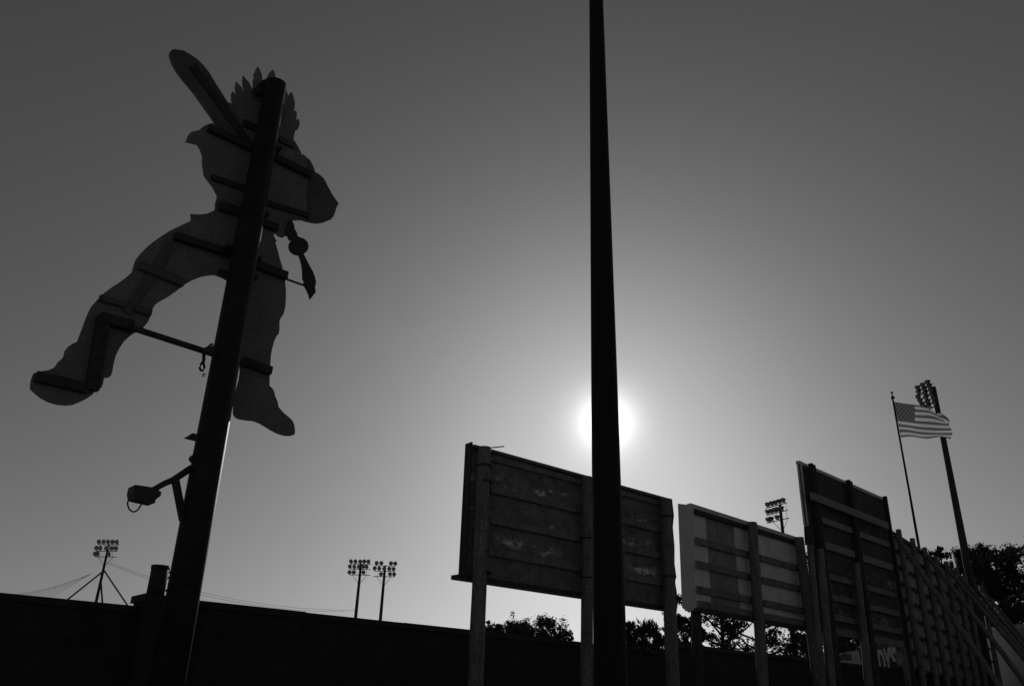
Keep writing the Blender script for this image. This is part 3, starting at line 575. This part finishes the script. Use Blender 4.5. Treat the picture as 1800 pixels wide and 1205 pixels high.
def tree(label, top, rad, lobes, seed, leaf=.17, n=7500, low=.25, group='trees behind the wall', needle=False, lobe_r=.36):
    """top: world point of the crown's tip; rad: crown half-width; lobes: leaf masses at limb ends"""
    rnd = random.Random(seed); H = top.z; lobes = int(lobes * 1.7); base = Vector((top.x, top.y, 0)); t_ = thing('tree', label, 'tree', base, group)
    b = new(); hub = base + up * (H * .92)
    tube(b, [base, base + up * H * .4 + Vector((rnd.uniform(-.2, .2), 0, 0)), hub], [H * .022, H * .016, H * .005], 10)
    cen = []
    for k in range(lobes):
        f = (k + .5) / lobes; hz = H * (low + (1 - low) * f ** .8) - rad * .12
        ang = k * 2.4 + rnd.uniform(-.4, .4); span = rad * math.sin(math.pi * min(.97, .18 + .78 * (1 - f) ** .75)) * rnd.uniform(.5, 1.0)
        c = base + Vector((math.cos(ang) * span, math.sin(ang) * span, hz)); lr = rad * lobe_r * .8 * rnd.uniform(.6, 1.3)
        if f > .93: c = base + up * (H - lr * .8) + Vector((rnd.uniform(-.3, .3), 0, 0)) * rad
        cen.append((c, lr)); s = base + up * (hz * .78); md = s.lerp(c, .55) + Vector((0, 0, -.06 * span))
        tube(b, [s, md, c], [H * .008, H * .005, H * .002], 6)
    obj('trunk', b, M['bark'], t_)
    V_, F_ = [], []
    for c, lr in cen:
        subs = [(Vector((rnd.gauss(0, 1), rnd.gauss(0, 1), rnd.gauss(0, .7)))).normalized() * lr * rnd.uniform(.35, 1.0) for _ in range(14)]
        for _ in range(int(n * 1.5) // lobes):
            sb_ = rnd.choice(subs); p = c + sb_ + Vector((rnd.gauss(0, 1), rnd.gauss(0, 1), rnd.gauss(0, .8))).normalized() * lr * .42 * rnd.random() ** .7
            if needle:
                d = (sb_.normalized() + Vector((rnd.uniform(-.4, .4), rnd.uniform(-.4, .4), .9))).normalized(); L_ = leaf * 2.6
            else:
                d = Vector((rnd.gauss(0, 1), rnd.gauss(0, 1), rnd.gauss(0, 1))).normalized(); L_ = leaf * rnd.uniform(.6, 1.3)
            e_ = d.cross(Vector((rnd.gauss(0, 1), rnd.gauss(0, 1), rnd.gauss(0, 1)))).normalized() * (L_ * (.10 if needle else .38))
            i0 = len(V_); V_ += [(p - d * L_ * .5)[:], (p + e_)[:], (p + d * L_ * .5)[:], (p - e_)[:]]; F_.append((i0, i0 + 1, i0 + 2, i0 + 3))
    me_ = bpy.data.meshes.new('crown'); me_.from_pydata([(x - base.x, y - base.y, z) for x, y, z in V_], [], F_); me_.materials.append(M['leaf'])
    o = bpy.data.objects.new('crown', me_); COL.objects.link(o); o.parent = t_
    return t_
tree('low rounded tree just right of the first billboard post', at(884, 1096, 92), 2.1, 14, 11, n=6000, low=.72)
tree('bushy tree peeping over the wall under the first billboard', at(907, 1093, 90), 3.2, 14, 12, n=6000, low=.72)
tree('tallest tree peeping over the wall under the first billboard', at(948, 1082, 84), 3.4, 16, 13, n=6800, low=.7, lobe_r=.32)
tree('low tree at the right end of the clump under the first billboard', at(982, 1109, 88), 2.0, 10, 23, n=3400, low=.74)
tree('spiky upright tree just right of the tall black pole', at(1128, 1090, 62), 1.9, 14, 14, n=3400, leaf=.16, needle=True, low=.62, lobe_r=.36)
tree('small tree behind the right post of the first billboard', at(1176, 1116, 70), 1.6, 10, 15, n=4200, low=.66)
tree('loose tree in the gap left of the middle billboard', at(1204, 1080, 62), 1.7, 14, 16, n=6500, lobe_r=.34, low=.55)
tree('tall open tree behind the left half of the middle billboard', at(1262, 1010, 66), 4.2, 16, 17, n=9000, lobe_r=.26, low=.2)
tree('tall open tree behind the centre of the middle billboard', at(1330, 1000, 68), 4.4, 16, 18, n=9500, lobe_r=.28, low=.2)
tree('tall tree in the gap between middle and tall billboards', at(1408, 968, 66), 4.2, 16, 19, n=9500, lobe_r=.28, low=.2)
tree('dense pine left of the lamp-bank pole', at(1668, 963, 74), 4.8, 22, 20, n=17000, lobe_r=.27, low=.25)
tree('highest dense pine right of the lamp-bank pole', at(1743, 955, 72), 5.2, 24, 21, n=20000, lobe_r=.27, low=.22)
tree('dense pine at the right edge of the picture', at(1800, 980, 70), 4.8, 20, 22, n=17000, lobe_r=.28, low=.22)
tree('dense pine beyond the gap between the lamp-bank pole and its right neighbour', at(1706, 966, 80), 4.6, 20, 24, n=16000, lobe_r=.3, low=.2)

tree('dense dark tree above the lettered banner under the tall billboard', at(1478, 1085, 74), 3.6, 20, 31, n=18000, lobe_r=.42, low=.3)
tree('dense dark tree above the right end of the lettered banner', at(1540, 1060, 76), 4.0, 16, 32, n=12000, lobe_r=.36, low=.1)

# ------------------------------------------------------------------ lettering (flat raised capitals on the dark banner)
def text_mesh(s):
    cu = bpy.data.curves.new('txt', 'FONT'); cu.body = s; cu.size = 1; cu.extrude = .02; cu.offset = .022
    o = bpy.data.objects.new('txt', cu); COL.objects.link(o); dg = bpy.context.evaluated_depsgraph_get(); dg.update()
    me_ = bpy.data.meshes.new_from_object(o.evaluated_get(dg)); bpy.data.objects.remove(o); bpy.data.curves.remove(cu); return me_
me = text_mesh("WENDY'S"); me.name = 'lettering'; me.materials.append(M['letter'])
xs = [v.co.x for v in me.vertices]; ys = [v.co.y for v in me.vertices]; x0, x1, y0, y1 = min(xs), max(xs), min(ys), max(ys)
# the face we see is the -X side; reading direction (left to right) runs from far to near
face = BN.pt(0, 0, -.02)
s_end, _ = BN.sz(1575, 1140); s_beg, _ = BN.sz(1508, 1140)
for v in me.vertices:
    fx = (v.co.x - x0) / (x1 - x0); fy = (v.co.y - y0) / (y1 - y0)
    s = s_beg + (s_end - s_beg) * fx; p = BN.pt(s, ztop - 1.55 + 1.4 * fy, -.025 - v.co.z) - wl(ban); v.co = p
lo = bpy.data.objects.new('lettering', me); COL.objects.link(lo); lo.parent = ban
s_a, s_b = BN.sz(1507, 1142)[0], BN.sz(1436, 1150)[0]
b = new(); pbox(b, BN, s_a, s_b, ztop - 1.9, ztop - .05, 0, .06); obj('board', b, M['banner_pale'], bn2)
for f0, f1, za, zb_ in ((.15, .5, .2, .5), (.45, .62, .35, .85), (.1, .3, .75, 1.0)):
    b = new(); a = s_a + (s_b - s_a) * f0; q = s_a + (s_b - s_a) * f1
    prism(b, [BN.pt(a, ztop - za, -.01), BN.pt((a + q) / 2, ztop - za + .12, -.01), BN.pt(q, ztop - zb_ + .2, -.01), BN.pt(q, ztop - zb_, -.01), BN.pt((a + q) / 2, ztop - zb_ + .1, -.01), BN.pt(a, ztop - zb_, -.01)], BN.n * -.01); obj('graphic', b, M['banner_dark'], bn2)
for x in (s_a + .3, s_b - .3):
    b = new(); pbox(b, BN, x - .06, x + .06, 0, ztop - 1.91, .0, .06); obj('leg', b, M['bracket'], bn2)
